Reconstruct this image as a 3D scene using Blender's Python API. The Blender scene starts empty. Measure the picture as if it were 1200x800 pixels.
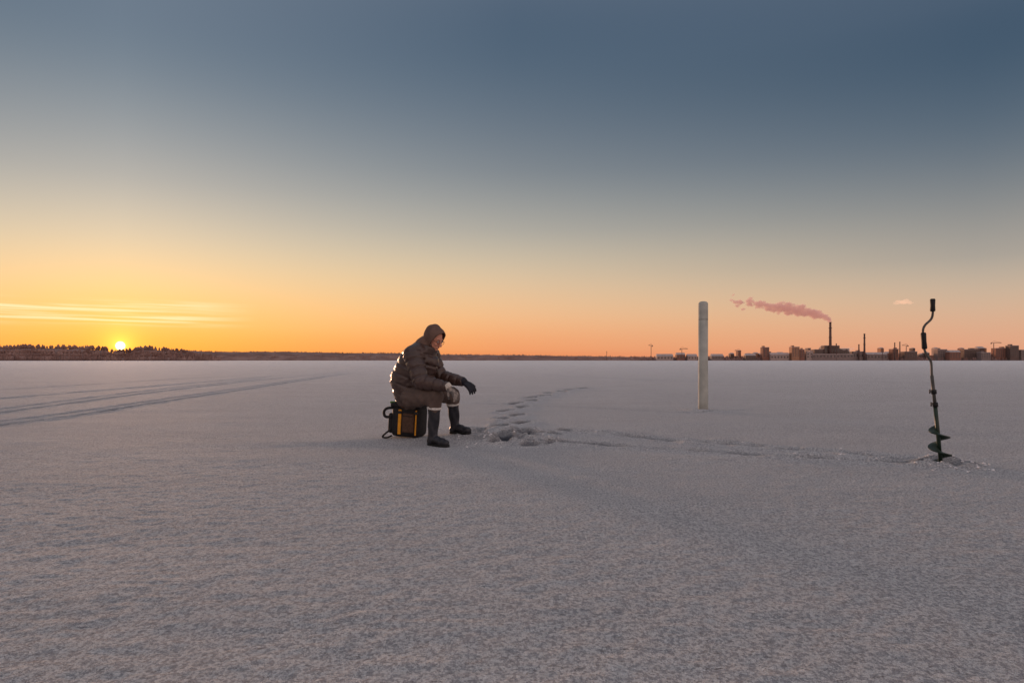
import bpy, bmesh, math, random
import numpy as np
from mathutils import Vector, Matrix, Quaternion
random.seed(7); np.random.seed(7)
R = math.radians
scene = bpy.context.scene
C = scene.collection
H = 0.89; F = 800.0; HZ = 422.0
def at(px, py, Y): return Vector(((px-600)/F*Y, Y, H-(py-HZ)/F*Y))
def gnd(px, py):
    Y = H*F/(py-HZ); return ((px-600)/F*Y, Y)
def lin(c):
    return tuple(((v/255)/12.92 if v/255 <= .04045 else ((v/255+.055)/1.055)**2.4) for v in c)

# ------------------------------------------------------------ materials
def mat(name, col, rough=.7, var=.15, scale=8, bump=0, bscale=60, metal=0, spec=.3, col2=None, detail=4):
    m = bpy.data.materials.new(name); m.use_nodes = True
    nt = m.node_tree; b = nt.nodes['Principled BSDF']
    b.inputs['Roughness'].default_value = rough; b.inputs['Metallic'].default_value = metal
    b.inputs['Specular IOR Level'].default_value = spec
    tc = nt.nodes.new('ShaderNodeTexCoord')
    n = nt.nodes.new('ShaderNodeTexNoise'); n.inputs['Scale'].default_value = scale; n.inputs['Detail'].default_value = detail
    nt.links.new(tc.outputs['Object'], n.inputs['Vector'])
    r = nt.nodes.new('ShaderNodeValToRGB')
    c2 = col2 if col2 else tuple(min(1, c*(1+var)) for c in col)
    c1 = col if col2 else tuple(c*(1-var) for c in col)
    r.color_ramp.elements[0].position = .35; r.color_ramp.elements[1].position = .65
    r.color_ramp.elements[0].color = (*c1, 1); r.color_ramp.elements[1].color = (*c2, 1)
    nt.links.new(n.outputs['Fac'], r.inputs['Fac']); nt.links.new(r.outputs['Color'], b.inputs['Base Color'])
    if bump:
        n2 = nt.nodes.new('ShaderNodeTexNoise'); n2.inputs['Scale'].default_value = bscale; n2.inputs['Detail'].default_value = 3
        nt.links.new(tc.outputs['Object'], n2.inputs['Vector'])
        bp = nt.nodes.new('ShaderNodeBump'); bp.inputs['Strength'].default_value = .6; bp.inputs['Distance'].default_value = bump
        nt.links.new(n2.outputs['Fac'], bp.inputs['Height']); nt.links.new(bp.outputs['Normal'], b.inputs['Normal'])
    return m
M = {}
M['jacket'] = mat('quilted_brown_nylon', (.060,.031,.024), .38, .14, 6, .008, 22, spec=.6)
M['hood'] = mat('brown_hood_fabric', (.14,.082,.062), .7, .12, 14, .003, 60)
M['trousers'] = mat('taupe_trousers', (.120,.084,.070), .8, .12, 7, .006, 24)
M['boot'] = mat('black_boot_rubber', (.020,.020,.027), .45, .3, 20, .002, 60, spec=.5)
M['cuffw'] = mat('pale_boot_trim', (.7,.65,.6), .8, .2, 60)
M['sole'] = mat('boot_sole', (.012,.012,.012), .7)
M['glove_b'] = mat('black_glove', (.016,.016,.024), .6, .3, 30, .002, 100)
M['glove_t'] = mat('grey_glove', (.05,.048,.05), .8, .3, 22, .002, 100, col2=(.36,.30,.26))
M['knit'] = mat('glove_knit', (.58,.52,.46), .9, .2, 80)
M['skin'] = mat('skin', (.68,.31,.21), .5, .12, 18, .001, 90)
M['glass'] = mat('spectacle_frame', (.02,.02,.02), .3)
M['bag'] = mat('black_bag_cloth', (.016,.014,.015), .7, .3, 30, .002, 120)
M['bagbrown'] = mat('brown_bag_panel', (.085,.045,.028), .7, .2, 30, .002, 120)
M['orange'] = mat('orange_webbing', (.80,.33,.02), .6, .12, 40)
M['plastic'] = mat('black_plastic', (.015,.015,.015), .4)
M['greenb'] = mat('green_pouch', (.10,.22,.05), .7)
M['steel'] = mat('auger_steel', (.09,.085,.08), .5, .3, 12, metal=.4)
M['agreen'] = mat('auger_green_paint', (.014,.032,.020), .4, .3, 14, spec=.4)
M['grip'] = mat('auger_grip', (.012,.012,.013), .55)
M['post'] = mat('weathered_white_post', (.43,.43,.39), .75, .14, 5, .003, 14)
M['frost'] = mat('frosted_wood', (.19,.10,.082), .9, scale=.03, col2=(.34,.21,.18))  # base colour lightened and warmed to carry distance haze as well as frost
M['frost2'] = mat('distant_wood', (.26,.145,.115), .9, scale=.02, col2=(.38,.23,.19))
M['bark'] = mat('bark', (.13,.08,.07), .9, scale=.5)
M['hill'] = mat('far_snowy_hill', (.22,.13,.115), .9, scale=.02, col2=(.36,.23,.20))
M['bred'] = mat('red_brick', (.24,.11,.08), .8, scale=.2)  # town colours raised and warmed to carry distance haze
M['bdark'] = mat('dark_cladding', (.14,.088,.074), .8, scale=.2)
M['bpink'] = mat('pale_render', (.36,.26,.23), .8, scale=.2)
M['borange'] = mat('ochre_brick', (.36,.18,.11), .8, scale=.2)
M['bgrey'] = mat('grey_cladding', (.23,.165,.15), .8, scale=.2)
M['roofs'] = mat('snowy_roof', (.5,.41,.39), .8, scale=.2)
M['win'] = mat('dark_window', (.09,.07,.065), .2, spec=.6)
M['stack'] = mat('chimney_concrete', (.12,.07,.06), .8, scale=.1)
M['crane'] = mat('crane_steel', (.16,.09,.07), .7)
M['chunk'] = mat('snow_lump', (.78,.76,.77), .8, .1, 40, .004, 90)

# snow
def snow_mat():
    m = bpy.data.materials.new('wind_packed_snow'); m.use_nodes = True
    nt = m.node_tree; N = nt.nodes; L = nt.links; b = N['Principled BSDF']
    geo = N.new('ShaderNodeNewGeometry')
    def noise(scale, detail, sc=(1,1,1), rough=.5):
        mp = N.new('ShaderNodeMapping'); mp.inputs['Scale'].default_value = sc
        L.new(geo.outputs['Position'], mp.inputs['Vector'])
        n = N.new('ShaderNodeTexNoise'); n.inputs['Scale'].default_value = scale; n.inputs['Detail'].default_value = detail
        n.inputs['Roughness'].default_value = rough
        L.new(mp.outputs['Vector'], n.inputs['Vector']); return n.outputs['Fac']
    def ramp(fac, p0, c0, p1, c1):
        r = N.new('ShaderNodeValToRGB'); r.color_ramp.elements[0].position = p0; r.color_ramp.elements[1].position = p1
        r.color_ramp.elements[0].color = (*c0,1); r.color_ramp.elements[1].color = (*c1,1); L.new(fac, r.inputs['Fac']); return r.outputs['Color']
    def mix(f_, a_, b_, bt='MIX'):
        mx = N.new('ShaderNodeMix'); mx.data_type = 'RGBA'; mx.blend_type = bt
        if isinstance(f_, float): mx.inputs['Factor'].default_value = f_
        else: L.new(f_, mx.inputs['Factor'])
        for k, v in (('A', a_), ('B', b_)):
            if isinstance(v, tuple): mx.inputs[k].default_value = (*v, 1)
            else: L.new(v, mx.inputs[k])
        return mx.outputs['Result']
    # broad crust patches, then the crumbly granules of the frozen surface
    col = ramp(noise(.35, 6, (1,2.5,1), .6), .3, (.85,.84,.84), .7, (.94,.935,.935))
    grain = ramp(noise(70, 2, (1,.8,1), .8), .42, (.56,.56,.59), .56, (1,1,1))
    col = mix(1.0, col, grain, 'MULTIPLY')
    at_ = N.new('ShaderNodeAttribute'); at_.attribute_name = 'wet_shade'
    col = mix(at_.outputs['Fac'], col, (.13,.14,.17))  # wet slush, plus compaction and shade painted into tracks and footprints
    L.new(col, b.inputs['Base Color'])
    b.inputs['Roughness'].default_value = .95; b.inputs['Specular IOR Level'].default_value = .04
    def bump(h, dist, prev=None, st=1.0):
        bp = N.new('ShaderNodeBump'); bp.inputs['Strength'].default_value = st; bp.inputs['Distance'].default_value = dist
        L.new(h, bp.inputs['Height'])
        if prev: L.new(prev, bp.inputs['Normal'])
        return bp.outputs['Normal']
    n = bump(noise(.9, 5, (1,2.2,1), .6), .03)
    n = bump(noise(5, 4, (.7,2.0,1), .6), .045, n)
    n = bump(noise(60, 3, (1,1,1), .7), .055, n)
    L.new(n, b.inputs['Normal'])
    return m
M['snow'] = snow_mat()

# ------------------------------------------------------------ object helpers
def link(o, parent=None):
    C.objects.link(o)
    if parent: 
        o.parent = parent
        o.matrix_parent_inverse = Matrix.Translation(parent.location).inverted()
    return o
def empty(name, loc, label, cat, group=None):
    o = bpy.data.objects.new(name, None); o.location = loc; o.empty_display_size = .1
    C.objects.link(o); tag(o, label, cat, group); return o
def tag(o, label=None, cat=None, group=None, kind=None):
    if label: o['label'] = label
    if cat: o['category'] = cat
    if group: o['group'] = group
    if kind: o['kind'] = kind
    return o
def obj(name, bm, m, parent=None, smooth=True):
    me = bpy.data.meshes.new(name); bmesh.ops.recalc_face_normals(bm, faces=bm.faces) if len(bm.faces) < 60000 else None
    bm.to_mesh(me); bm.free()
    me.materials.append(m)
    if smooth: me.polygons.foreach_set('use_smooth', [True]*len(me.polygons))
    return link(bpy.data.objects.new(name, me), parent)
def frame(t):
    t = t.normalized(); a = Vector((0,0,1)) if abs(t.z) < .9 else Vector((1,0,0))
    s = t.cross(a).normalized(); return s, s.cross(t).normalized()
def tube(bm, pts, rad, n=10, cap=True, sub=1):
    pts = [Vector(p) for p in pts]
    if not hasattr(rad, '__len__'): rad = [rad]*len(pts)
    rings = []; s0 = None
    for i, p in enumerate(pts):
        t = (pts[min(i+1, len(pts)-1)]-pts[max(i-1, 0)]).normalized()
        if s0 is None: s, u = frame(t)
        else:
            s = (s0 - t*s0.dot(t)).normalized(); u = s.cross(t)
        s0 = s
        rings.append([bm.verts.new(p+(s*math.cos(a)+u*math.sin(a))*rad[i]) for a in [2*math.pi*k/n for k in range(n)]])
    for a, b in zip(rings, rings[1:]):
        for k in range(n): bm.faces.new((a[k], a[(k+1)%n], b[(k+1)%n], b[k]))
    if cap: bm.faces.new(rings[0]); bm.faces.new(rings[-1])
def spline(pts, k=6):
    pts = [Vector(p) for p in pts]; P = [pts[0]]+pts+[pts[-1]]; out = []
    for i in range(1, len(P)-2):
        for j in range(k):
            t = j/k; a, b, c, d = P[i-1], P[i], P[i+1], P[i+2]
            out.append(.5*((2*b)+(c-a)*t+(2*a-5*b+4*c-d)*t*t+(3*b-a-3*c+d)*t**3))
    out.append(pts[-1]); return out
def box(bm, c, s, rot=None, bev=0):
    r = bmesh.ops.create_cube(bm, size=1); vs = r['verts']
    mt = Matrix.Translation(c) @ (rot.to_4x4() if rot else Matrix()) @ Matrix.Diagonal((*s, 1))
    bmesh.ops.transform(bm, matrix=mt, verts=vs)
    if bev:
        es = list({e for v in vs for e in v.link_edges})
        bmesh.ops.bevel(bm, geom=es, offset=bev, segments=3, affect='EDGES', profile=.6)
# organic union of tapered limbs and ellipsoids
def sph(bm, p, r, rot=None, sub=3):
    r3 = (r, r, r) if not hasattr(r, '__len__') else r
    mt = Matrix.Translation(p) @ (rot.to_4x4() if rot else Matrix()) @ Matrix.Diagonal((*r3, 1))
    bmesh.ops.create_icosphere(bm, subdivisions=sub, radius=1, matrix=mt)
def limb(bm, p0, r0, p1, r1, sub=2):
    d = (p1-p0).length; n = max(2, int(d/(min(r0, r1)*.35))+1)
    for i in range(n+1):
        t = i/n; sph(bm, p0.lerp(p1, t), r0+(r1-r0)*t, sub=sub)
def organic(name, bm, m, voxel, smooth, parent, disp=None, post=None):
    me = bpy.data.meshes.new('tmp'); bm.to_mesh(me); bm.free()
    o = bpy.data.objects.new('tmp', me); C.objects.link(o)
    rm = o.modifiers.new('r', 'REMESH'); rm.mode = 'VOXEL'; rm.voxel_size = voxel
    sm = o.modifiers.new('s', 'SMOOTH'); sm.factor = .5; sm.iterations = smooth
    dg = bpy.context.evaluated_depsgraph_get()
    me2 = bpy.data.meshes.new_from_object(o.evaluated_get(dg)); bpy.data.objects.remove(o)
    if disp:
        n = len(me2.vertices); co = np.empty(n*3); me2.vertices.foreach_get('co', co); co = co.reshape(-1, 3)
        no = np.empty(n*3); me2.vertices.foreach_get('normal', no); no = no.reshape(-1, 3)
        me2.vertices.foreach_set('co', (co+no*disp(co)[:, None]).ravel())
    if post:
        b2 = bmesh.new(); b2.from_mesh(me2); post(b2); b2.to_mesh(me2); b2.free()
    me2.name = name; me2.materials.clear(); me2.materials.append(m)
    me2.polygons.foreach_set('use_smooth', [True]*len(me2.polygons)); me2.update()
    return link(bpy.data.objects.new(name, me2), parent)

# ------------------------------------------------------------ ground
TB = np.random.rand(256, 256)
def vn(x, y, s=0):
    x = np.asarray(x, float)+s*17.3; y = np.asarray(y, float)+s*9.7
    xi = np.floor(x).astype(int); yi = np.floor(y).astype(int); fx = x-xi; fy = y-yi
    fx = fx*fx*(3-2*fx); fy = fy*fy*(3-2*fy)
    g = lambda a, b: TB[a % 256, b % 256]
    return (g(xi, yi)*(1-fx)+g(xi+1, yi)*fx)*(1-fy)+(g(xi, yi+1)*(1-fx)+g(xi+1, yi+1)*fx)*fy-.5
def sst(a, b, x): t = np.clip((x-a)/(b-a), 0, 1); return t*t*(3-2*t)
def pdist(x, y, pts):
    best = np.full(x.shape, 1e9)
    for (ax, ay), (bx, by) in zip(pts, pts[1:]):
        dx, dy = bx-ax, by-ay; t = np.clip(((x-ax)*dx+(y-ay)*dy)/(dx*dx+dy*dy), 0, 1)
        best = np.minimum(best, np.hypot(x-ax-t*dx, y-ay-t*dy))
    return best
def gp(l): return [tuple(v) for v in [tuple(q)[:2] for q in spline([(*gnd(*p), 0) for p in l], 5)]]
TR = [  # (polyline, half width, depth, compaction with painted groove shade, floor of the strength)
 (gp([(596,507),(650,506),(710,508),(780,515),(860,521),(960,529.5),(1040,536.5),(1082,541)]), .085, .055, 1.0, .35),
 (gp([(580,517),(640,518),(700,520),(770,525),(860,530.5),(960,537.5),(1040,541.5),(1080,544)]), .075, .05, .92, .30),
 (gp([(-60,506),(0,498),(100,485),(200,469.5),(300,454),(400,438.8),(420,436.7)]), .055, .022, .80, .3),
 (gp([(-60,501.5),(0,493.5),(100,481),(200,466.4),(300,451.8),(400,437.6)]), .045, .018, .55, .1),
 (gp([(-60,491),(0,483.5),(110,469),(200,457),(310,444.6),(410,435)]), .055, .022, .75, .3),
 (gp([(-60,487),(0,479.5),(110,465.5),(200,454.5),(310,443)]), .045, .018, .5, .1),
 (gp([(-60,471),(0,467),(120,457),(250,446.5),(330,439.5)]), .07, .022, .6, .1),
 (gp([(-60,460),(60,453),(200,444.5),(300,439)]), .10, .025, .5, .1),
 (gp([(500,470),(600,474),(700,478),(800,483),(870,480)]), .05, .014, .25, 0),
 (gp([(640,440),(800,446),(1000,447),(1200,450)]), .2, .04, .3, 0),
]
FP = []
for i, (px, py) in enumerate([(590,514),(614,508.5),(586,502.5),(609,497),(587,491.5),(606,486.5),(592,481.5),(612,477),(604,472.5),(623,469.5),(621,466),(638,463.5),(642,460.6),(657,458.6),(666,456.5),(682,454.8)]):
    fx, fy = gnd(px, py); FP.append((fx, fy, .19+.014*fy, .065+.0045*fy, .095, 1.5+random.uniform(-.3,.3)))
for i in range(30):
    px = random.uniform(540, 665); py = random.uniform(504, 522)
    FP.append((*gnd(px, py), .14, .07, random.uniform(.035,.06), random.uniform(0, 3.1)))
TRB = [(*t, min(p[0] for p in t[0])-1, max(p[0] for p in t[0])+1, min(p[1] for p in t[0])-1, max(p[1] for p in t[0])+1) for t in TR]
AX, AY = gnd(1103, 546)
PX, PY = gnd(824, 481)
def ground(x, y, wet_shade=False):
    x = np.asarray(x, float); y = np.asarray(y, float); W = np.zeros(x.shape)
    d = np.hypot(x, y); fl = 1-sst(60, 160, d); fm = 1-sst(18, 40, d)
    z = .020*vn(x*.22, y*.4, 1)*fl+.007*vn(x*.9+y*.3, y*1.7, 2)*fl+.0035*vn(x*3.7, y*6, 3)*fm+.003*vn(x*11, y*13, 4)*fm
    z += .004*vn(x*23, y*25, 5)*(1-sst(5, 9, d))
    near = np.exp(-((x+.75)/1.0)**2-((y-7.4)/1.0)**2)
    z *= (1-.85*near)
    z += .055*sst(7.0, 7.45, y)*np.exp(-((x+.72)/1.3)**2)*(1-sst(8.2, 11, y))
    z += .028*np.exp(-((x+.55)/.22)**2-((y-7.55)/.2)**2)
    tram = np.exp(-((x+.2)/.45)**4-((y-7.6)/.7)**4)
    z += tram*(.022*vn(x*6, y*6, 5)+.014*vn(x*14, y*14, 6))
    for pts, w, dep, cmp_shade, fl_, x0, x1, y0, y1 in TRB:
        mk = (x > x0) & (x < x1) & (y > y0) & (y < y1)
        if not mk.any(): continue
        xs, ys = x[mk], y[mk]; dd = np.abs(pdist(xs, ys, pts)+w*.9*vn(xs*3, ys*3, 7)+w*.8*vn(xs*9, ys*9, 11))
        amp = np.clip(.85+.8*vn(xs*1.7, ys*1.7, 8)+1.1*vn(xs*6, ys*6, 9), fl_, 1.6)
        z[mk] += amp*(-dep*np.exp(-(dd/w)**2)+.45*dep*np.exp(-((dd-2*w)/(w*.8))**2))
        W[mk] = np.maximum(W[mk], cmp_shade*np.clip(amp, 0, 1)*np.exp(-(dd/w)**4))  # groove shade painted in along with the compacted snow tone
    Fd = np.zeros(x.shape); Fr = np.zeros(x.shape)
    for fx, fy, a, b, dep, ang in FP:
        mk = (abs(x-fx) < .8) & (abs(y-fy) < .8)
        if not mk.any(): continue
        xs, ys = x[mk]-fx, y[mk]-fy; c, s = math.cos(ang), math.sin(ang)
        q = np.sqrt(((xs*c+ys*s)/a)**2+((-xs*s+ys*c)/b)**2)+.3*vn(x[mk]*12, y[mk]*12, 4)
        Fd[mk] = np.minimum(Fd[mk], -dep*(1-sst(.7, 1.1, q)))
        Fr[mk] = np.maximum(Fr[mk], .25*dep*np.exp(-((q-1.35)/.3)**2)*(1+vn(x[mk]*15, y[mk]*15, 2)))
        W[mk] = np.maximum(W[mk], min(1, dep/.08)*(1-sst(.85, 1.15, q)))  # footprint pits darkened in colour for shade and compaction
    z += Fd+Fr*(Fd > -.01)
    q = np.hypot((x-AX-.03)/1.25, y-AY)
    z += .035*np.exp(-((q-.15)/.07)**2)*(1+1.2*vn(x*14, y*14, 3))-.02*np.exp(-(q/.09)**2)
    q = np.hypot(x-PX, y-PY)
    z += .03*np.exp(-((q-.22)/.12)**2)*(1+vn(x*5, y*5, 3))-.05*np.exp(-(q/.12)**2)
    return (z, W) if wet_shade else z
def gz(x, y): return float(ground(np.array([x]), np.array([y]))[0])
def grow(a, step, g, end):
    out = [a]
    while out[-1] < end: out.append(out[-1]+step); step *= g
    return out
xd = list(np.arange(-13, -4, .030))+list(np.arange(-4, 4, .024))+list(np.arange(4, 9.001, .034))
xs = np.array([-v for v in grow(13.04, .04, 1.09, 9000)][::-1]+xd+grow(9.04, .04, 1.09, 9000))
yd = [1.25]
while yd[-1] < 9.5: yd.append(yd[-1]+.010+.001*yd[-1])
y2 = grow(yd[-1]+.02, .02, 1.004, 24)
ys = np.array([-v for v in grow(-1.2, .05, 1.12, 3000)][::-1]+yd+y2+grow(y2[-1]+.08, .08, 1.012, 9000))
X, Y = np.meshgrid(xs, ys); Zg, Wg = ground(X.ravel(), Y.ravel(), True)
nx, ny = len(xs), len(ys)
print('ground verts', nx*ny)
me = bpy.data.meshes.new('snow_field')
me.vertices.add(nx*ny); me.vertices.foreach_set('co', np.column_stack([X.ravel(), Y.ravel(), Zg]).ravel())
i0 = (np.arange(ny-1)[:, None]*nx+np.arange(nx-1)[None, :]).ravel()
q = np.column_stack([i0, i0+1, i0+nx+1, i0+nx]).astype(np.int32); nf = len(q)
me.loops.add(nf*4); me.loops.foreach_set('vertex_index', q.ravel())
me.polygons.add(nf); me.polygons.foreach_set('loop_start', np.arange(nf, dtype=np.int32)*4)
me.polygons.foreach_set('use_smooth', np.ones(nf, bool)); me.update(calc_edges=True)
a = me.attributes.new('wet_shade', 'FLOAT', 'POINT')
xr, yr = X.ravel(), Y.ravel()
wet_shade = .75*np.exp(-(np.hypot((xr-AX-.12)/1.5, yr-AY+.02)/.16)**4)*(.7+.9*vn(xr*12, yr*12, 1))
wet_shade += .5*np.exp(-((xr+.2)/.5)**4-((yr-7.7)/.5)**4)*np.clip(.4+1.6*vn(xr*5, yr*5, 6), 0, 1)
a.data.foreach_set('value', np.clip(np.maximum(wet_shade, Wg), 0, 1).astype(np.float32))
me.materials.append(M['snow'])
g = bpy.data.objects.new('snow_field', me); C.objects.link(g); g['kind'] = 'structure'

# loose lumps of snow: along the tracks, by the auger
bm = bmesh.new()
def lump(x, y, r):
    mt = Matrix.Translation((x, y, gz(x, y)+r*.15)) @ Matrix.Rotation(random.uniform(0, 6), 4, 'Z') @ Matrix.Diagonal((r*random.uniform(.8,1.5), r, r*random.uniform(.4,.8), 1))
    v = bmesh.ops.create_icosphere(bm, subdivisions=2, radius=1, matrix=mt)['verts']
    for w in v: w.co += Vector((random.uniform(-1,1), random.uniform(-1,1), random.uniform(-1,1)))*r*.28
for i in range(70):
    a_ = random.uniform(0, 6.28); d_ = random.uniform(.1, .33); lump(AX+.05+d_*1.3*math.cos(a_), AY+d_*math.sin(a_), random.uniform(.004, .014))
for i in range(70):
    px = random.uniform(535, 650); py = random.uniform(505, 525); lump(*gnd(px, py), random.uniform(.004, .012))
for k in (0, 1):
    for i in range(60):
        p = random.choice(TR[k][0]); lump(p[0]+random.uniform(-.3,.3), p[1]+random.uniform(-.13,.13), random.uniform(.004,.012))
tag(obj('snow_crumbs', bm, M['chunk']), 'loose crumbs of snow scattered beside the tracks and around the auger', 'snow', kind='stuff')

# ------------------------------------------------------------ channel post
gzp = gz(PX, PY)
post = empty('marker_post', (PX, PY, gzp), 'pale upright round-topped post standing alone in the snow right of the fisherman', 'post')
bm = bmesh.new(); hp = at(824, 353, PY).z; r_ = .083
prof = [(gzp-.3, r_*1.02), (gzp+.3, r_*1.02), (gzp+.9, r_), (hp-.33, r_)]
tube(bm, [(PX, PY, z) for z, r in prof], [r for z, r in prof], 32)
obj('shaft', bm, M['post'], post)
bm = bmesh.new(); prof = [(hp-.329, r_+.001), (hp-.30, r_+.001)]+[(hp-.05+.05*math.sin(t), max(.003, (r_+.001)*math.cos(t)**.7)) for t in [k*math.pi/2/8 for k in range(8)]]+[(hp, .003)]
tube(bm, [(PX, PY, z) for z, r in prof], [r for z, r in prof], 32)
obj('rounded_cap', bm, M['post'], post)

# ------------------------------------------------------------ ice auger
YA = AY
aug = empty('ice_auger', (AX, AY, gz(AX, AY)), 'hand crank ice auger with black grips and green spiral blade standing upright in the snow', 'ice auger')
ap = lambda px, py, dy=0: at(px, py, YA+dy)
bm = bmesh.new(); tube(bm, spline([ap(1093,353),ap(1093,367),ap(1091,374),ap(1084,381),ap(1081.5,388),ap(1082.5,400),ap(1083.5,410),ap(1087,417),ap(1091,424),ap(1091.8,436),ap(1092.5,446)], 6), .0095, 12); obj('crank_rod', bm, M['steel'], aug)
bm = bmesh.new(); tube(bm, [ap(1093,350),ap(1093,351),ap(1093,358),ap(1093,364),ap(1093,365)], [.015,.0205,.0185,.0205,.015], 16); obj('top_grip', bm, M['grip'], aug)
bm = bmesh.new(); tube(bm, [ap(1082,389.5),ap(1082.1,391),ap(1082.7,400),ap(1083.4,407.5),ap(1083.5,409)], [.016,.0215,.0195,.0215,.016], 16); obj('crank_grip', bm, M['grip'], aug)
bm = bmesh.new(); tube(bm, [ap(1092,440),ap(1096.2,478)], .0135, 14); obj('extension_tube', bm, M['steel'], aug)
for py in (459, 474):
    x_ = 1092+(py-440)*.11
    bm = bmesh.new(); tube(bm, [ap(x_,py-2.5),ap(x_+.5,py+2.5)], .021, 14); cl = obj('clamp_collar', bm, M['grip'], aug)
    bm = bmesh.new(); tube(bm, [ap(x_,py), ap(x_-4.5,py-.5)], .006, 8); tube(bm, [ap(x_-4.5,py-3), ap(x_-4.5,py+2)], .006, 8); obj('wing_bolt', bm, M['steel'], cl)
A0, B0 = ap(1096, 476), ap(1103, 547)
bm = bmesh.new(); tube(bm, [A0, A0.lerp(B0, .4), B0], [.016, .016, .015], 14); obj('lower_shaft', bm, M['agreen'], aug)
A1, B1 = ap(1098.3, 496), ap(1103.2, 546)
ax = (B1-A1).normalized(); s_, u_ = frame(ax)
def helix(turns, ri, ro, n=90, th=.004):
    bm = bmesh.new(); rows = []
    for i in range(n+1):
        t = i/n; a_ = t*turns*2*math.pi+2.6; c = A1.lerp(B1, t); rr = ro*(min(1, t*6)**.6)
        rr = max(rr, ri+.002); d_ = s_*math.cos(a_)+u_*math.sin(a_)
        rows.append([bm.verts.new(c+d_*ri-ax*th), bm.verts.new(c+d_*rr-ax*th+ax*.008), bm.verts.new(c+d_*rr+ax*th+ax*.008), bm.verts.new(c+d_*ri+ax*th)])
    for a_, b_ in zip(rows, rows[1:]):
        for k in range(4): bm.faces.new((a_[k], a_[(k+1)%4], b_[(k+1)%4], b_[k]))
    bm.faces.new(rows[0]); bm.faces.new(rows[-1]); return bm
obj('spiral_blade', helix(2.4, .013, .085), M['agreen'], aug, smooth=False)

# ------------------------------------------------------------ seat box
BX, BY = (479-600)/F*7.52, 7.52
bz = gz(BX, BY-.1)-.012
sb = empty('tackle_seat_bag', (BX, BY, bz), 'black tackle bag seat with orange straps under the seated fisherman', 'bag')
rot = Matrix.Rotation(R(-14), 3, 'Z') @ Matrix.Rotation(R(3), 3, 'Y')
def bp(x, y, z): return Vector((BX, BY, bz))+rot@Vector((x, y, z))
bm = bmesh.new(); box(bm, bp(0,0,.19), (.33,.28,.34), rot, .065); obj('bag_body', bm, M['bag'], sb)
bm = bmesh.new(); box(bm, bp(0,0,.365), (.35,.30,.05), rot, .024); obj('seat_pad', bm, M['bag'], sb)
bm = bmesh.new(); box(bm, bp(.045,-.145,.180), (.13,.05,.21), rot, .022); pk = obj('front_pocket', bm, M['bagbrown'], sb)
bm = bmesh.new(); tube(bm, [bp(-.01,-.173,.255), bp(.10,-.173,.255)], .004, 6); obj('zip', bm, M['bag'], pk)
for x_, w_ in ((-.058, .036), (.128, .014)):
    bm = bmesh.new(); box(bm, bp(x_,-.138,.185), (w_,.018,.27), rot, .006); st = obj('orange_strap', bm, M['orange'], sb)
    bm = bmesh.new(); box(bm, bp(x_,-.151,.29), (.040,.014,.03), rot, .004); obj('buckle', bm, M['plastic'], st)
bm = bmesh.new(); box(bm, bp(-.180,0,.16), (.07,.2,.22), rot, .03); obj('side_pocket', bm, M['bag'], sb)
bm = bmesh.new(); tube(bm, spline([bp(-.15,-.1,.33),bp(-.22,-.12,.32),bp(-.25,-.13,.28),bp(-.23,-.13,.23),bp(-.17,-.1,.23)],6), .015, 8); obj('carry_handle', bm, M['bag'], sb)
bm = bmesh.new(); tube(bm, spline([bp(-.16,-.12,.10),bp(-.21,-.15,.05),bp(-.23,-.18,.015),bp(-.18,-.18,.01),bp(-.14,-.14,.03)],6), .010, 8); obj('shoulder_strap', bm, M['bag'], sb)
bm = bmesh.new(); box(bm, bp(-.16,-.10,.388), (.06,.05,.022), rot, .01); obj('green_pouch', bm, M['greenb'], sb)

# ------------------------------------------------------------ fisherman
per = empty('person', (at(500,470,7.4).x, 7.4, gz(at(500,470,7.4).x, 7.4)), 'person in brown hooded jacket and gloves hunched on a bag, looking down at the ice', 'person')
f = Vector((.74, -.50, -.48)).normalized()
l = Vector((0,0,1)).cross(f).normalized(); u = f.cross(l).normalized()
Hc = at(509, 397.5, 7.30)
HR = Matrix((f, l, u)).transposed()
def hp_(a_, b_, c_): return Hc+f*a_+l*b_+u*c_
J = dict(pel=at(480,462,7.42), wai=at(477,445,7.42), che=at(487,425,7.39), upc=at(497,412,7.35),
 shn=at(484,416,7.20), eln=at(493,447,7.08), wrn=at(518,452,6.98),
 shf=at(504,415,7.50), elf=at(515,441,7.53), wrf=at(538,446,7.38),
 hpn=at(482,465,7.3), knn=at(510,464,7.08), ann=at(507,511,7.12),
 hpf=at(486,463,7.52), knf=at(530,462,7.47), anf=at(533,498,7.55))
# body: one continuous skin under the clothes
bm = bmesh.new()
sph(bm, Hc+u*.02-f*.01, (.092,.073,.100), HR); sph(bm, hp_(.022,0,-.045), (.066,.056,.068), HR)
sph(bm, hp_(.062,0,-.085), (.026,.026,.020), HR, 2)
limb(bm, hp_(.086,0,.014), .009, hp_(.112,0,-.022), .0145); sph(bm, hp_(.100,.011,-.026), .009); sph(bm, hp_(.100,-.011,-.026), .009)
for s in (-1, 1):
    sph(bm, hp_(.070,s*.034,-.022), (.020,.020,.017), HR, 2); limb(bm, hp_(.082,s*.012,.027), .009, hp_(.070,s*.046,.030), .009)
    sph(bm, hp_(-.005,s*.074,-.005), (.018,.010,.030), HR, 2)
limb(bm, hp_(.088,-.020,-.052), .0065, hp_(.088,.020,-.052), .0065); limb(bm, hp_(.086,-.016,-.062), .007, hp_(.086,.016,-.062), .007)
limb(bm, hp_(-.02,0,-.06), .058, J['upc'], .065)
limb(bm, J['upc'], .10, J['che'], .13); limb(bm, J['che'], .13, J['wai'], .12); limb(bm, J['wai'], .12, J['pel'], .13)
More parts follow.
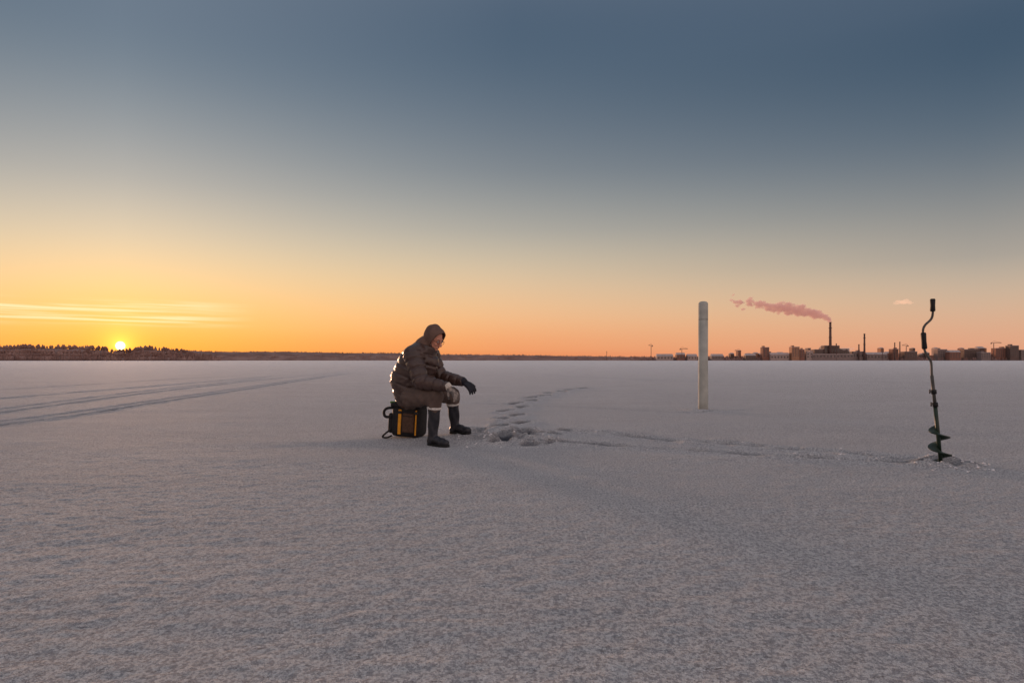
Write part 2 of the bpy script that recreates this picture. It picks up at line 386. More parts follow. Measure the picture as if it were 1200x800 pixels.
for k in 'nf':
    limb(bm, J['upc'], .07, J['sh'+k], .06); limb(bm, J['sh'+k], .055, J['el'+k], .042); limb(bm, J['el'+k], .042, J['wr'+k], .028)
    limb(bm, J['pel'], .10, J['hp'+k], .085); limb(bm, J['hp'+k], .085, J['kn'+k], .055); limb(bm, J['kn'+k], .055, J['an'+k], .038)
body = organic('body', bm, M['skin'], .0062, 2, per)
for s in (-1, 1):
    bm = bmesh.new(); sph(bm, hp_(.083,s*.031,.010), .011, None, 2); obj('eye', bm, mat('eye_white', (.5,.45,.42), .3), body)
    bm = bmesh.new(); limb(bm, hp_(.093,s*.016,.033), .004, hp_(.080,s*.048,.035), .003, 1); obj('eyebrow', bm, M['hood'], body)
bm = bmesh.new()
for s in (-1, 1):
    pts = [hp_(.104-.010*abs(math.cos(t)), s*.034+.024*math.cos(t), .006+.017*math.sin(t)) for t in [k*2*math.pi/14 for k in range(15)]]
    tube(bm, pts, .0020, 6, False); tube(bm, [hp_(.094,s*.058,.010), hp_(.02,s*.078,.012)], .0020, 6)
tube(bm, [hp_(.103,-.011,.012), hp_(.103,.011,.012)], .0020, 6)
obj('glasses', bm, M['glass'], per)

def seams(bones, sp, dep):
    def fn(co):
        bd = np.full(len(co), 1e9); ss = np.zeros(len(co))
        for p0, p1, w, off in bones:
            a_ = np.array(p0); d_ = np.array(p1)-a_; L_ = np.linalg.norm(d_); d_ /= L_
            t = (co-a_)@d_; tc_ = np.clip(t, 0, L_); dist = np.linalg.norm(co-a_-tc_[:, None]*d_, axis=1)/w
            mk = dist < bd; bd[mk] = dist[mk]; ss[mk] = t[mk]+off
        ph = ss/sp; ph = np.abs(ph-np.round(ph))*sp
        nz = np.sin(co[:, 0]*31+3*np.sin(co[:, 2]*23))*np.sin(co[:, 2]*37+co[:, 1]*29+2*np.sin(co[:, 0]*31))
        return dep*(.5-np.exp(-(ph/(sp*.11))**2))+.25*dep*nz
    return fn
bm = bmesh.new()
limb(bm, J['pel'], .165, J['wai'], .178, 3); limb(bm, J['wai'], .178, J['che'], .185, 3); limb(bm, J['che'], .185, J['upc'], .135, 3)
limb(bm, at(492,447,7.36), .135, at(501,424,7.33), .12, 3); sph(bm, at(501,409,7.33), .105)
for k in 'nf':
    limb(bm, J['upc'], .12, J['sh'+k], .105); limb(bm, J['sh'+k], .105, J['el'+k], .084); limb(bm, J['el'+k], .084, J['wr'+k], .056)
bones = [(J['pel'], J['upc'], 1.6, 0)]+[(J['sh'+k], J['el'+k], 1, .02) for k in 'nf']+[(J['el'+k], J['wr'+k], 1, .03) for k in 'nf']
jk = organic('jacket', bm, M['jacket'], .010, 5, per, seams(bones, .10, .012))
# cuffs of the sleeves
for k in 'nf':
    d_ = (J['wr'+k]-J['el'+k]).normalized()
    bm = bmesh.new(); tube(bm, [J['wr'+k]+d_*q_ for q_ in (.02,.03,.055,.065)], [.045,.054,.052,.042], 18); obj('sleeve_cuff', bm, M['jacket'], jk)
# hood
def cut(b2):
    dv = []
    for v in b2.verts:
        p = v.co-Hc; a_, c_ = p.dot(f), p.dot(u)
        if a_-.30*c_ > .050 and c_ > -.14: dv.append(v)
    bmesh.ops.delete(b2, geom=dv, context='VERTS')
def hfold(co):
    p = co-np.array(Hc); return .003*np.sin((p@np.array(f))*60+(p@np.array(u))*30)
bm = bmesh.new(); sph(bm, hp_(-.008,0,.012), (.138,.104,.138), HR); sph(bm, hp_(-.045,0,-.085), (.115,.11,.09), HR); sph(bm, hp_(-.04,0,.05), (.10,.085,.105), HR)
limb(bm, hp_(-.05,0,-.05), .10, J['upc']+Vector((0,0,.04)), .12)
hd = organic('hood', bm, M['hood'], .006, 10, per, hfold, cut)
so = hd.modifiers.new('thick', 'SOLIDIFY'); so.thickness = .012; so.offset = -1
# trousers
bm = bmesh.new(); sph(bm, at(481,465,7.42), .15)
for k, rs in (('n', (.12,.092)), ('f', (.115,.088))):
    limb(bm, J['hp'+k], rs[0], J['kn'+k], rs[1]); limb(bm, J['kn'+k], rs[1]*.97, J['kn'+k].lerp(J['an'+k], .30), .070)
def wr(co): return .004*np.sin(co[:, 0]*45+co[:, 2]*60+4*np.sin(co[:, 1]*14+co[:, 2]*11))+.002*np.sin(co[:, 0]*90-co[:, 2]*60)
organic('trousers', bm, M['trousers'], .010, 3, per, wr)
# boots
for k, toe in (('n', (523, 7.0)), ('f', (551, 7.42))):
    kn, an = J['kn'+k], J['an'+k]; d_ = (an-kn).normalized()
    tx = (toe[0]-600)/F*toe[1]; gA = gz(an.x, an.y); gT = gz(tx, toe[1])
    gb = max(gA, gT)*.5+min(gA, gT)*.5-.008
    hx = Vector((an.x, an.y, gb)); tt = Vector((tx, toe[1], gb)); fd = (tt-hx).normalized()
    top = kn.lerp(an, .28); bm = bmesh.new()
    limb(bm, top, .069, kn.lerp(an, .7), .061); limb(bm, kn.lerp(an, .7), .061, hx+Vector((0,0,.085)), .053)
    sph(bm, hx-fd*.015+Vector((0,0,.05)), .050); limb(bm, hx+fd*.02+Vector((0,0,.072)), .049, hx+fd*.13+Vector((0,0,.052)), .044)
    limb(bm, hx+fd*.12+Vector((0,0,.050)), .044, hx+fd*.19+Vector((0,0,.044)), .039)
    bt = organic('boot', bm, M['boot'], .008, 4, per, lambda co: .003*np.sin(co[:, 2]*40+3*np.sin(co[:, 0]*30)+co[:, 1]*25))
    bm = bmesh.new(); tube(bm, [top-d_*.006, top, top+d_*.014, top+d_*.020], [.068,.076,.075,.068], 20); obj('boot_trim', bm, M['cuffw'], bt)
    bm = bmesh.new()
    for q_, rr in ((-.015, .048), (.04, .046), (.09, .045), (.14, .045), (.185, .041)):
        tube(bm, [hx+fd*q_+Vector((0,0,.001+q_*.01)), hx+fd*q_+Vector((0,0,.026+q_*.01))], rr, 18)
    obj('sole', bm, M['sole'], bt)
    sd = Vector((-fd.y, fd.x, 0)); bm = bmesh.new()
    for q_ in (.03, .065, .1): tube(bm, spline([hx+fd*q_-sd*.05+Vector((0,0,.045)), hx+fd*q_+Vector((0,0,.126-q_*.30)), hx+fd*q_+sd*.05+Vector((0,0,.045))], 5), .006, 6)
    obj('laces', bm, M['plastic'], bt)
# gloved hands: palm, four unequal fingers, side thumb
def glove(W, d, n, thumb, mt, curl):
    d = d.normalized(); s = d.cross(n).normalized(); n = s.cross(d).normalized()
    bm = bmesh.new(); K = W+d*.085
    for q_ in (-.030, -.010, .010, .030): limb(bm, W+d*.012+s*q_*.7, .019, K+s*q_, .0165)
    for q_, L_ in ((-.036*1, .070), (-.012, .084), (.012, .090), (.036, .078)):
        q2 = q_*thumb; p = K+s*q2; dd = d+s*q2*4
        for j, (fr, r_) in enumerate(((.45,.0125),(.32,.0118),(.23,.0108))):
            dd = (Quaternion(s, -curl*(.7+.3*j))@dd).normalized(); p2 = p+dd*L_*fr; limb(bm, p, r_, p2, r_*.95, 2); p = p2
    p = W+d*.025+s*.028*thumb; dd = (d*.7+s*.75*thumb-n*.35).normalized()
    for L_, r_ in ((.042,.0155),(.034,.0135),(.024,.012)):
        p2 = p+dd*L_; limb(bm, p, r_, p2, r_*.93); p = p2; dd = (dd+d*.35-n*.15).normalized()
    gv = organic('glove', bm, mt, .0052, 1, per)
    bm = bmesh.new(); tube(bm, [W-d*.035, W-d*.03, W+d*.008, W+d*.016], [.036,.043,.039,.034], 16); obj('knit_cuff', bm, M['knit'] if mt == M['glove_t'] else mt, gv)
    return gv
glove(J['wrn']+(J['wrn']-J['eln']).normalized()*.075, Vector((.70,-.16,-.70)), Vector((.58,-.50,.64)), 1, M['glove_t'], .36)
glove(J['wrf']+(J['wrf']-J['elf']).normalized()*.07, Vector((.72,-.25,-.60)), Vector((.30,-.65,.70)), -1, M['glove_b'], .36)

# ------------------------------------------------------------ far shore
def interp(tab, x): return float(np.interp(x, [t[0] for t in tab], [t[1] for t in tab]))
LS = [(-700,404),(-300,402),(0,403),(60,402),(100,403.5),(124,405),(132,408),(150,408),(160,405),(175,404),(205,406.5),(225,409.5),(238,413.5),(262,421)]
FS = [(150,409),(230,409.5),(270,410.8),(330,410.5),(400,412),(455,412),(520,414),(600,414.5),(700,416.2),(780,417),(900,416.5),(1500,415.5),(1900,414.5)]
RS = [(700,421.5),(760,419),(850,416.5),(900,416.5),(1000,417),(1200,416),(1500,415.5),(1900,415)]
def ridge(name, tab, Y0, dep, treepx, sx0, sx1):
    bm = bmesh.new(); rows = []
    for px in range(sx0, sx1+1, 4):
        top = H-(min(interp(tab, px)+treepx, 421.8)-HZ)/F*Y0; x = (px-600)/F*Y0; k = []
        for t, hh in ((0,-.5),(.08,.25),(.3,.6),(.6,1),(1.2,.6),(2,-.5)):
            k.append(bm.verts.new((x*(1+t*dep/Y0), Y0+t*dep, max(-2, hh*top*(1+.1*vn(px*.1, t*5))) if hh > 0 else -2)))
        rows.append(k)
    for a_, b_ in zip(rows, rows[1:]):
        for i in range(5): bm.faces.new((a_[i], b_[i], b_[i+1], a_[i+1]))
    o = obj(name, bm, M['hill']); o['kind'] = 'structure'
def trees(name, tab, Y0, dep, treepx, sx0, sx1, stepx, m, label):
    bm = bmesh.new()
    px = sx0
    while px < sx1:
        for row, (t, hh) in enumerate(((.02,.06),(.15,.35),(.3,.6),(.58,1))):
            if random.random() < .12: continue
            pp = px+random.uniform(-stepx, stepx); sky = interp(tab, pp)
            top = max(0, H-(min(sky+treepx, 421.8)-HZ)/F*Y0)
            yy = Y0+t*dep; x = (pp-600)/F*yy; z = hh*top-1
            h = (treepx*Y0/F+1.5)*random.uniform(.5, 1.15); w = h*random.uniform(.22, .45)
            n = 5; zs = [(0,.12),(.18,.75),(.38,1),(.62,.8),(.84,.5),(1,.03)] if random.random() < .7 else [(0,.3),(.12,1),(.4,.72),(.65,.45),(.85,.22),(1,.02)]
            rg = [[bm.verts.new((x+math.cos(6.283*k/n+row)*w*rr*random.uniform(.6,1.3), yy+math.sin(6.283*k/n+row)*w*rr*random.uniform(.6,1.3), z+h*zz+random.uniform(-.05,.05)*h)) for k in range(n)] for zz, rr in zs]
            for a_, b_ in zip(rg, rg[1:]):
                for k in range(n): bm.faces.new((a_[k], a_[(k+1)%n], b_[(k+1)%n], b_[k]))
        px += stepx
    me = bpy.data.meshes.new(name); bm.to_mesh(me); bm.free(); me.materials.append(m)
    o = bpy.data.objects.new(name, me); C.objects.link(o)
    tag(o, label, 'forest', kind='stuff')
ridge('left_shore_hill', LS, 1500, 150, 4.5, -300, 262)
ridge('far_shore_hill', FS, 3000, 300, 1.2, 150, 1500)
ridge('right_shore_bank', RS, 2200, 200, 3.5, 700, 1600)
trees('left_shore_forest', LS, 1500, 150, 4.6, -300, 258, 1.0, M['frost'], 'frosty wooded hill under the rising sun at the far left shore')
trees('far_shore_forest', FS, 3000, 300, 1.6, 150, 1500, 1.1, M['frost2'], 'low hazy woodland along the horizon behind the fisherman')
trees('right_shore_forest', RS, 2170, 200, 3.5, 740, 1500, 1.8, M['frost'], 'low line of trees in front of the town on the right shore')
# separate shoreline trees, left
def tree(px, h, seed):
    rnd = random.Random(seed); Yt = 1470; x = (px-600)/F*Yt
    t = empty('shore_tree', (x, Yt, 0), 'small frosted tree at the water line of the far left shore', 'tree', 'trees along the left shore')
    bm = bmesh.new(); tube(bm, [(x,Yt,-.5),(x+.1,Yt,h*.45),(x,Yt,h*.95)], [.45,.3,.08], 6)
    for k in range(5):
        a_ = rnd.uniform(0,6.28); z0 = h*rnd.uniform(.3,.7); tube(bm, [(x,Yt,z0),(x+math.cos(a_)*h*.2,Yt+math.sin(a_)*h*.2,z0+h*.18)], [.16,.05], 4)
    obj('trunk', bm, M['bark'], t)
    bm = bmesh.new()
    for k in range(130):
        a_ = rnd.uniform(0,6.28); zz = rnd.uniform(.25,1); rr = h*.28*math.sin(math.pi*min(1,(zz-.15)/.95))**.6*rnd.random()**.5
        c = Vector((x+math.cos(a_)*rr, Yt+math.sin(a_)*rr, h*zz)); s = h*.05
        vs = [bm.verts.new(c+Vector((rnd.uniform(-s,s), rnd.uniform(-s,s), rnd.uniform(-s,s)))) for _ in range(4)]; bm.faces.new(vs[:3]); bm.faces.new(vs[1:])
    obj('crown', bm, M['frost'], t, smooth=False)
for i, px in enumerate([4,17,31,38,52,66,71,88,97,109,118,163,172,186,193,207,219,232]): tree(px, random.uniform(8, 17), i)

# ------------------------------------------------------------ town
def building(name, x0, x1, top, Yb, wm, label, cat='building', group=None, cols=3, rows=2, roof='flat', depth=22, extra=False):
    xa, xb = (x0-600)/F*Yb, (x1-600)/F*Yb; zt = H-(top-HZ)/F*Yb; w = xb-xa; cx = (xa+xb)/2; cy = Yb+depth/2
    t = empty(name, (cx, cy, 0), label, cat, group)
    bm = bmesh.new(); box(bm, (cx, cy, zt/2-1), (w, depth, zt+2)); obj('wall', bm, wm, t, False)
    bm = bmesh.new()
    if roof == 'flat': box(bm, (cx, cy, zt+.6), (w+1, depth+1, 1.1))
    else:
        hh = min(w, depth)*.3; v = [bm.verts.new(p) for p in ((xa-.6,Yb-.6,zt),(xb+.6,Yb-.6,zt),(xb+.6,Yb+depth,zt),(xa-.6,Yb+depth,zt),(xa,cy,zt+hh),(xb,cy,zt+hh))]
        for q_ in ((0,1,5,4),(2,3,4,5),(0,4,3),(1,2,5),(0,3,2,1)): bm.faces.new([v[i] for i in q_])
    obj('roof', bm, M['roofs'], t, False)
    if extra:
        bm = bmesh.new(); xe = xa+w*random.choice([.25,.6,.75]); box(bm, (xe, cy, zt+3), (w*.28, depth*.5, 4)); obj('roof_house', bm, wm, t, False)
    for i in range(cols):
        for j in range(rows):
            bm = bmesh.new(); box(bm, (xa+w*(i+.5)/cols, Yb-.05, zt*(.28+.62*(j+.5)/rows)), (w/cols*.45, .4, zt*.62/rows*.5)); obj('window', bm, M['win'], t, False)
    return t
T = [
 ('office_block', 894, 901.5, 407, 2150, 'bred', 'narrow dark red tower block left of the long snow-roofed hall', 2, 5, 'flat'),
 ('long_hall', 903, 925, 415.5, 2140, 'bpink', 'long low pale hall with snowy roof between the two brick blocks', 6, 1, 'gable'),
 ('brick_block', 928, 937, 406.5, 2130, 'borange', 'tall ochre brick block left of the smoking chimney', 3, 4, 'flat'),
 ('annex_block', 937.5, 943, 409.5, 2135, 'bred', 'lower red annex joined to the right of the ochre brick block', 2, 3, 'flat'),
 ('white_kiosk', 945, 953, 412, 2140, 'bpink', 'small pale square building just left of the power station', 2, 2, 'flat'),
 ('turbine_hall', 1000, 1012, 412, 2150, 'bgrey', 'grey shed between the power station and the slim chimney', 4, 1, 'flat'),
 ('warehouse', 1016, 1040, 415, 2160, 'bgrey', 'wide grey warehouse right of the slim chimney', 6, 1, 'gable'),
 ('tall_house', 1046, 1053, 409, 2150, 'bred', 'reddish block with two stacks on its roof left of the auger', 2, 4, 'flat'),
 ('apartment_block', 1060, 1075, 412, 2170, 'bdark', 'dark wide apartment block just left of the auger', 5, 3, 'flat'),
 ('apartment_block', 1099, 1110, 409.5, 2180, 'bgrey', 'grey apartment block just right of the auger', 4, 3, 'flat'),
 ('apartment_block', 1113, 1126, 412.5, 2150, 'bred', 'red apartment block second to the right of the auger', 4, 3, 'gable'),
 ('apartment_block', 1130, 1148, 409.5, 2190, 'bdark', 'broad dark apartment block near the right edge of the skyline', 6, 3, 'flat'),
 ('apartment_block', 1150, 1161, 413, 2150, 'bgrey', 'grey apartment block left of the rightmost crane', 4, 3, 'flat'),
 ('apartment_block', 1167, 1180, 408, 2180, 'bred', 'red apartment block right of the rightmost crane', 5, 4, 'flat'),
 ('apartment_block', 1184, 1194, 405, 2160, 'bdark', 'tallest dark apartment block at the right end of the skyline', 4, 5, 'flat'),
 ('apartment_block', 1197, 1225, 410, 2170, 'bgrey', 'grey apartment block cut off by the right edge', 6, 3, 'flat'),
 ('waterfront_house', 770, 789, 417, 2150, 'bpink', 'pale low waterfront house right of the leftmost mast', 5, 1, 'gable'),
 ('waterfront_house', 793, 803, 415.5, 2160, 'bred', 'small red waterfront house, second building from the left end of the skyline', 3, 1, 'gable'),
 ('waterfront_house', 806, 817, 417, 2150, 'bpink', 'pale little house just left of the white post', 3, 1, 'gable'),
 ('waterfront_house', 834, 848, 417, 2150, 'bgrey', 'grey low house just right of the white post', 4, 1, 'gable'),
 ('waterfront_house', 874, 886, 416.5, 2150, 'bdark', 'dark low house left of the narrow red tower block', 4, 1, 'gable'),
]
for nm, a_, b_, tp, yb, mk, lb, c_, r_, rf in T: building(nm, a_, b_, tp, yb, M[mk], lb, cols=c_, rows=r_, roof=rf, extra=(rf == 'flat'))
for i in range(56):
    px = 856+i*6.4+random.uniform(-4, 4); w = random.uniform(2.5, 8)
    building('town_house', px, px+w, 417.5-abs(random.gauss(0, 3.4)) if random.random() < .85 else 408, 2260+random.uniform(0, 60), M[random.choice(['bred','bdark','bpink','bgrey','borange','bdark'])], 'small distant house half hidden in the second row of the town skyline', group='second-row houses of the town', cols=2, rows=1, roof=random.choice(['flat','gable','gable']))
# power station
Yp = 2150; pt = empty('power_station', (at(976,421,Yp).x, Yp, 0), 'stepped dark power station at the foot of the smoking chimney', 'power station')
for nm, a_, b_, tp, dy in (('boiler_house', 966, 984, 405, 0), ('side_hall', 955, 966, 409.5, 3), ('turbine_wing', 984, 996, 408.5, 3), ('low_wing', 950, 998, 415, -12)):
    xa, xb = (a_-600)/F*Yp, (b_-600)/F*Yp; zt = H-(tp-HZ)/F*Yp
    bm = bmesh.new(); box(bm, ((xa+xb)/2, Yp+12+dy, zt/2), (xb-xa-.3, 24, zt)); w_ = obj(nm, bm, M['bdark'] if nm != 'low_wing' else M['bgrey'], pt, False)
    bm = bmesh.new(); box(bm, ((xa+xb)/2, Yp+12+dy, zt+.6), (xb-xa-.5, 23, 1.2)); obj('roof', bm, M['roofs'], w_, False)
    n_ = 5 if nm != 'low_wing' else 12
    for i in range(n_):
        bm = bmesh.new(); box(bm, (xa+(xb-xa)*(i+.5)/n_, Yp+dy-.1, zt*.7), ((xb-xa)/n_*.4, .5, zt*.3)); obj('window', bm, M['win'], w_, False)
def chimney(px, top, w, label, Yc=2145, bands=True):
    x = (px-600)/F*Yc; zt = H-(top-HZ)/F*Yc; t = empty('chimney', (x, Yc, 0), label, 'chimney')
    bm = bmesh.new(); tube(bm, [(x,Yc,-1),(x,Yc,zt*.5),(x,Yc,zt)], [w*1.25, w, w*.82], 16); obj('shaft', bm, M['stack'], t)
    bm = bmesh.new(); tube(bm, [(x,Yc,zt-.5),(x,Yc,zt+2)], [w*.95, w*.95], 16); obj('rim', bm, M['bdark'], t)
    if bands:
        for q_ in (.6, .85):
            bm = bmesh.new(); tube(bm, [(x,Yc,zt*q_),(x,Yc,zt*q_+2)], w*1.25, 16); obj('gallery', bm, M['bdark'], t)
chimney(973, 378, 4.0, 'tall chimney with pink smoke rising above the power station')
chimney(1013, 391.5, 2.8, 'slim second chimney right of the power station')
chimney(1006.5, 404, 2.2, 'short stack between the tall and the slim chimney', bands=False)
chimney(1048.5, 402, 1.8, 'left stack of the short pair left of the auger', 2140, False)
chimney(1054.5, 401, 1.8, 'right stack of the short pair left of the auger', 2140, False)
chimney(980, 403, 1.8, 'stubby vent stack on the right of the power station', 2140, False)
def crane(px, top, left, right, label, Yc=2120):
    x = (px-600)/F*Yc; zt = H-(top-HZ)/F*Yc; k = Yc/F; t = empty('tower_crane', (x, Yc, 0), label, 'crane')
    bm = bmesh.new(); box(bm, (x, Yc, zt/2), (1.5, 1.5, zt)); obj('mast', bm, M['crane'], t, False)
    bm = bmesh.new(); box(bm, (x+(right-left)/2*k, Yc, zt+1), ((right+left)*k, 1.2, 1.3)); obj('jib', bm, M['crane'], t, False)
    bm = bmesh.new(); tube(bm, [(x-left*k,Yc,zt+1.6),(x,Yc,zt+6),(x+right*k,Yc,zt+1.6)], .35, 4); obj('tie_cable', bm, M['crane'], t, False)
    bm = bmesh.new(); box(bm, (x+(right if right < left else -left)*k, Yc, zt-1), (3, 2, 3.2)); obj('counterweight', bm, M['bdark'], t, False)
crane(763, 405, 3, 1.5, 'leftmost tower crane, standing alone at the left end of the skyline')
crane(799, 409, 2, 7, 'crane with jib above the small red waterfront house')
crane(866, 411, 5, 2, 'low crane between the white post and the red tower block')
crane(1164.5, 402, 3, 9, 'rightmost tower crane above the apartment blocks')
crane(1062, 405, 5, 2, 'crane behind the dark apartment block left of the auger')
def mast(px, top, label):
    x = (px-600)/F*2120; zt = H-(top-HZ)/F*2120
    bm = bmesh.new(); tube(bm, [(x,2120,-1),(x,2120,zt*.7),(x,2120,zt)], [1.0,.7,.4], 6); tube(bm, [(x-2,2120,zt*.85),(x+2,2120,zt*.85)], .5, 5)
    tag(obj('lattice_mast', bm, M['crane']), label, 'mast')
mast(711, 411, 'thin mast on the low shore left of all the cranes'); mast(1034, 407, 'thin mast above the wide grey warehouse'); mast(893, 405, 'thin mast beside the narrow red tower block')

# ------------------------------------------------------------ smoke and small cloud
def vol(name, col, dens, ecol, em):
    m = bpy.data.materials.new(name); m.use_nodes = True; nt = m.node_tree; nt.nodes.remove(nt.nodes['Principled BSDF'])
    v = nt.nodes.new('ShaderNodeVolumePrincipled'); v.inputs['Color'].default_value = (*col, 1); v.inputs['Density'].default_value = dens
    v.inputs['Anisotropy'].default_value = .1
    v.inputs['Emission Strength'].default_value = em; v.inputs['Emission Color'].default_value = (*ecol, 1)  # emission stands in for light scattered inside smoke, steam and cloud
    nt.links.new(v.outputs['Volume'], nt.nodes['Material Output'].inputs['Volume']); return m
bm = bmesh.new(); rs = random.Random(5); Yc = 2145
path = [(972.5,376.5),(970,373.5),(962,370),(951,366.5),(940,363.5),(928,361.5),(915,360),(902,359.5),(889,357.5),(862,352.5)]
for i in range(230):
    t = (i/229)*(len(path)-1); j = min(int(t), len(path)-2); fr = t-j; g_ = i/229
    px = path[j][0]*(1-fr)+path[j+1][0]*fr; py = path[j][1]*(1-fr)+path[j+1][1]*fr
    sp = .5+5.2*min(1, g_*2); c = at(px+rs.uniform(-1,1)*sp, py+rs.gauss(0,.45)*sp, Yc+rs.uniform(-6,6))
    sz = (1.3+3.4*min(1, g_*2.2))*(1-.5*g_)*rs.uniform(.55,1.25)*Yc/F; sph(bm, c, (sz*1.35, sz, sz*.8), None, 2)
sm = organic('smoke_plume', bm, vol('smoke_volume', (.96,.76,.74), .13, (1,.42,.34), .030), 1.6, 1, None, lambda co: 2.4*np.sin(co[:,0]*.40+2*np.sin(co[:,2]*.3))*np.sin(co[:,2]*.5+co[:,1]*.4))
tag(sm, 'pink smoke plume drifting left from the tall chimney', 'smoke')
bm = bmesh.new()
for i in range(30):
    g_ = i/29; c = at(1000-15*g_+rs.uniform(-2,2), 409.5-2.5*g_+rs.gauss(0,.8), 2125); sz = rs.uniform(.8,1.9)*2125/F; sph(bm, c, (sz*1.4, sz*.6, sz*.75), None, 2)
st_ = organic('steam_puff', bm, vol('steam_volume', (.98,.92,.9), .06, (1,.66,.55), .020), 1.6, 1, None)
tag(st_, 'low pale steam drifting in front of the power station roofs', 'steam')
bm = bmesh.new()
for i in range(30):
    a_ = rs.gauss(0, 6.5); c = at(1059+a_, 353.5+rs.gauss(0, 1.3)+abs(a_)*.1, 3500); sz = rs.uniform(1.3,2.8)*3500/F*(1-min(.7, abs(a_)/24)); sph(bm, c, (sz*1.9, sz, sz*.7), None, 2)
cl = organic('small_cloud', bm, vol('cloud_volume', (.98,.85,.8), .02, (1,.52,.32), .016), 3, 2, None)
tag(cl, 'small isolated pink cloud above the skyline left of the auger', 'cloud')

# ------------------------------------------------------------ world
az = math.atan((600-141)/F); sd = Vector((-math.sin(az), math.cos(az), 0)); el = math.atan((HZ-405)/math.hypot(F, 459))
w = bpy.data.worlds.new('World'); scene.world = w; w.use_nodes = True; nt = w.node_tree; N = nt.nodes; L = nt.links
bg = N['Background']
tc = N.new('ShaderNodeTexCoord'); sx = N.new('ShaderNodeSeparateXYZ'); L.new(tc.outputs['Generated'], sx.inputs[0])
def mth(op, a_, b_=None, c_=None, clamp=False):
    n = N.new('ShaderNodeMath'); n.operation = op; n.use_clamp = clamp
    for i, v in enumerate((a_, b_, c_)):
        if v is None: continue
        if isinstance(v, (int, float)): n.inputs[i].default_value = v
        else: L.new(v, n.inputs[i])
    return n.outputs[0]
x_, y_, z_ = sx.outputs
hl = mth('SQRT', mth('ADD', mth('MULTIPLY', x_, x_), mth('MULTIPLY', y_, y_)))
cd = mth('DIVIDE', mth('ADD', mth('MULTIPLY', x_, sd.x), mth('MULTIPLY', y_, sd.y)), mth('MAXIMUM', hl, 1e-5))
ang = mth('MULTIPLY', mth('ARCCOSINE', mth('MINIMUM', mth('MAXIMUM', cd, -1), 1)), 180/math.pi)
def ramp(stops):
    r = N.new('ShaderNodeValToRGB'); e = r.color_ramp.elements; r.color_ramp.interpolation = 'B_SPLINE'
    while len(e) < len(stops): e.new(.5)
    for i, (p, c) in enumerate(stops): e[i].position = p; e[i].color = (*lin(c), 1)
    L.new(z_, r.inputs['Fac']); return r.outputs['Color']
ZEN = (168,166,172)  # overhead sky, out of frame, brightened to light the snow
rA = ramp([(0,(252,146,58)),(.0127,(254,158,62)),(.044,(255,188,92)),(.097,(246,208,148)),(.159,(214,201,176)),(.229,(170,172,170)),(.323,(122,136,148)),(.408,(94,114,133)),(.6,(118,126,142)),(1,ZEN)])
rB = ramp([(0,(232,138,92)),(.015,(236,150,98)),(.065,(240,188,138)),(.127,(212,192,162)),(.187,(168,166,159)),(.267,(120,129,138)),(.373,(82,101,120)),(.467,(67,88,110)),(.65,(118,126,142)),(1,ZEN)])
rC = ramp([(0,(222,150,120)),(.0226,(225,164,130)),(.074,(208,181,154)),(.1246,(170,163,153)),(.223,(105,117,128)),(.315,(70,90,110)),(.4,(57,79,101)),(.6,(112,122,140)),(1,ZEN)])
rD = ramp([(0,(225,192,180)),(.1,(254,216,194)),(.25,(236,208,200)),(.5,(200,190,194)),(1,ZEN)])  # unseen rear sky, brightened to light the snow and the figure
def mixc(f_, a_, b_):
    n = N.new('ShaderNodeMix'); n.data_type = 'RGBA'
    if isinstance(f_, (int, float)): n.inputs['Factor'].default_value = f_
    else: L.new(f_, n.inputs['Factor'])
    for k, v in (('A', a_), ('B', b_)):
        if isinstance(v, tuple): n.inputs[k].default_value = (*v, 1)
        else: L.new(v, n.inputs[k])
    return n.outputs['Result']
def mr(v, a_, b_, c_=0, d_=1, sm=False):
    n = N.new('ShaderNodeMapRange'); n.interpolation_type = 'SMOOTHSTEP' if sm else 'LINEAR'
    L.new(v, n.inputs[0]); n.inputs[1].default_value = a_; n.inputs[2].default_value = b_; n.inputs[3].default_value = c_; n.inputs[4].default_value = d_; return n.outputs[0]
sky = mixc(mr(ang, 0, 30), rA, rB); sky = mixc(mr(ang, 30, 64), sky, rC); sky = mixc(mr(ang, 70, 140, sm=True), sky, rD)
# thin streak clouds beside the sun
azx = mth('ARCTAN2', x_, y_)
cv = N.new('ShaderNodeCombineXYZ'); L.new(mth('MULTIPLY', azx, 4.0), cv.inputs[0]); L.new(mth('MULTIPLY', mth('ADD', z_, mth('MULTIPLY', azx, .008)), 190), cv.inputs[1])
cn = N.new('ShaderNodeTexNoise'); cn.inputs['Scale'].default_value = 1; cn.inputs['Detail'].default_value = 5; cn.inputs['Roughness'].default_value = .55; L.new(cv.outputs[0], cn.inputs['Vector'])
st = mr(cn.outputs['Fac'], .42, .62, sm=True)
mk = mth('MULTIPLY', mr(z_, .040, .052, sm=True), mr(z_, .072, .080, 1, 0, True))
mk = mth('MULTIPLY', mk, mth('MULTIPLY', mr(azx, R(-20), R(-27), sm=True), mr(azx, R(-60), R(-50), sm=True)))
sky = mixc(mth('MULTIPLY', mth('MULTIPLY', st, mk), .85), sky, (1.0,.78,.46))
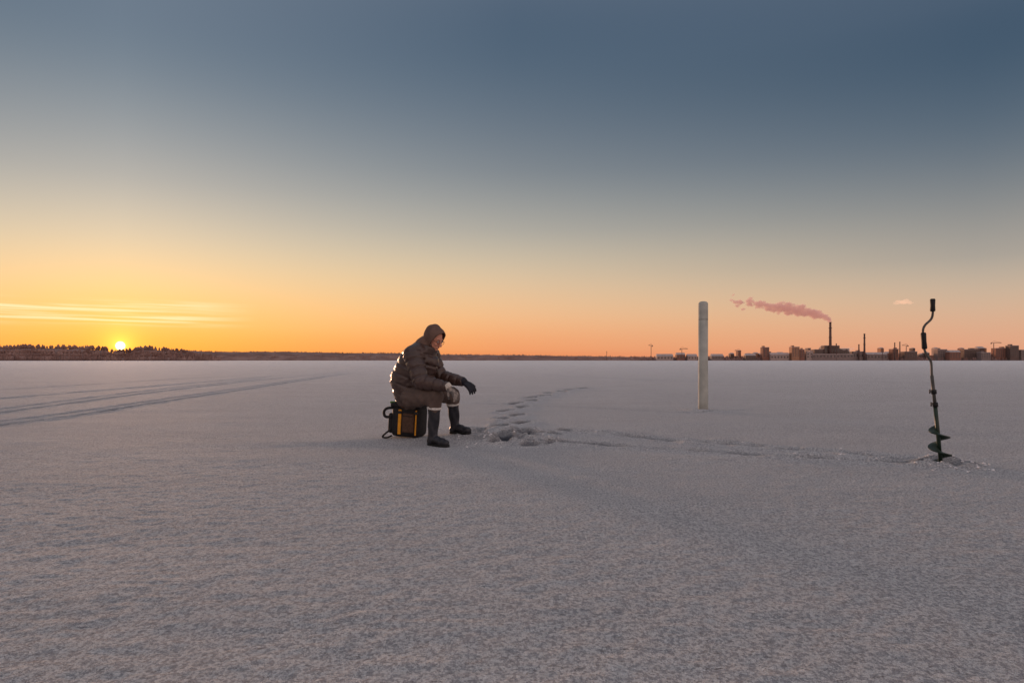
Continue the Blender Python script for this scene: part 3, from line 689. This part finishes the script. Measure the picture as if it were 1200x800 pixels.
# sun disc and aureole
vd = N.new('ShaderNodeVectorMath'); vd.operation = 'DOT_PRODUCT'; L.new(tc.outputs['Generated'], vd.inputs[0])
S = Vector((sd.x*math.cos(el), sd.y*math.cos(el), math.sin(el))); vd.inputs[1].default_value = S
sa = mth('MULTIPLY', mth('ARCCOSINE', mth('MINIMUM', vd.outputs['Value'], 1)), 180/math.pi)
glow = mth('ADD', mth('MULTIPLY', mth('EXPONENT', mth('MULTIPLY', sa, -1.6)), 1.8), mth('MULTIPLY', mth('EXPONENT', mth('MULTIPLY', sa, -.20)), .10))
def scale(c, v):
    n = N.new('ShaderNodeVectorMath'); n.operation = 'SCALE'; 
    if isinstance(c, tuple): n.inputs[0].default_value = c
    else: L.new(c, n.inputs[0])
    if isinstance(v, (int, float)): n.inputs['Scale'].default_value = v
    else: L.new(v, n.inputs['Scale'])
    return n.outputs[0]
def addv(a_, b_):
    n = N.new('ShaderNodeVectorMath'); n.operation = 'ADD'; L.new(a_, n.inputs[0]); L.new(b_, n.inputs[1]); return n.outputs[0]
sky = addv(sky, scale((1.0,.40,.05), glow))
sky = addv(sky, scale((14.,10.,5), mr(sa, .36, .12, sm=True)))
ns = N.new('ShaderNodeTexSky'); ns.sky_type = 'NISHITA'; ns.sun_disc = False; ns.sun_elevation = R(2.2); ns.sun_rotation = -az
sky = addv(sky, scale(ns.outputs['Color'], .008))
L.new(sky, bg.inputs['Color']); bg.inputs['Strength'].default_value = 1.0
# sun lamp
sl = bpy.data.lights.new('sun', 'SUN'); sl.energy = 3.2; sl.angle = R(5); sl.color = (1,.56,.34)
so_ = bpy.data.objects.new('sun', sl); C.objects.link(so_); e2 = R(2.2)
so_.rotation_euler = Vector((sd.x*math.cos(e2), sd.y*math.cos(e2), math.sin(e2))).to_track_quat('Z', 'Y').to_euler()

# ------------------------------------------------------------ camera
cam = bpy.data.cameras.new('camera'); co = bpy.data.objects.new('camera', cam); C.objects.link(co)
cam.sensor_width = 36; cam.lens = 24; cam.shift_y = (HZ-400)/1200; cam.clip_end = 30000; cam.clip_start = .05
co.location = (0, 0, H); co.rotation_euler = (R(90), 0, 0); scene.camera = co
scene.view_settings.view_transform = 'Standard'; scene.view_settings.look = 'None'; scene.view_settings.exposure = 0
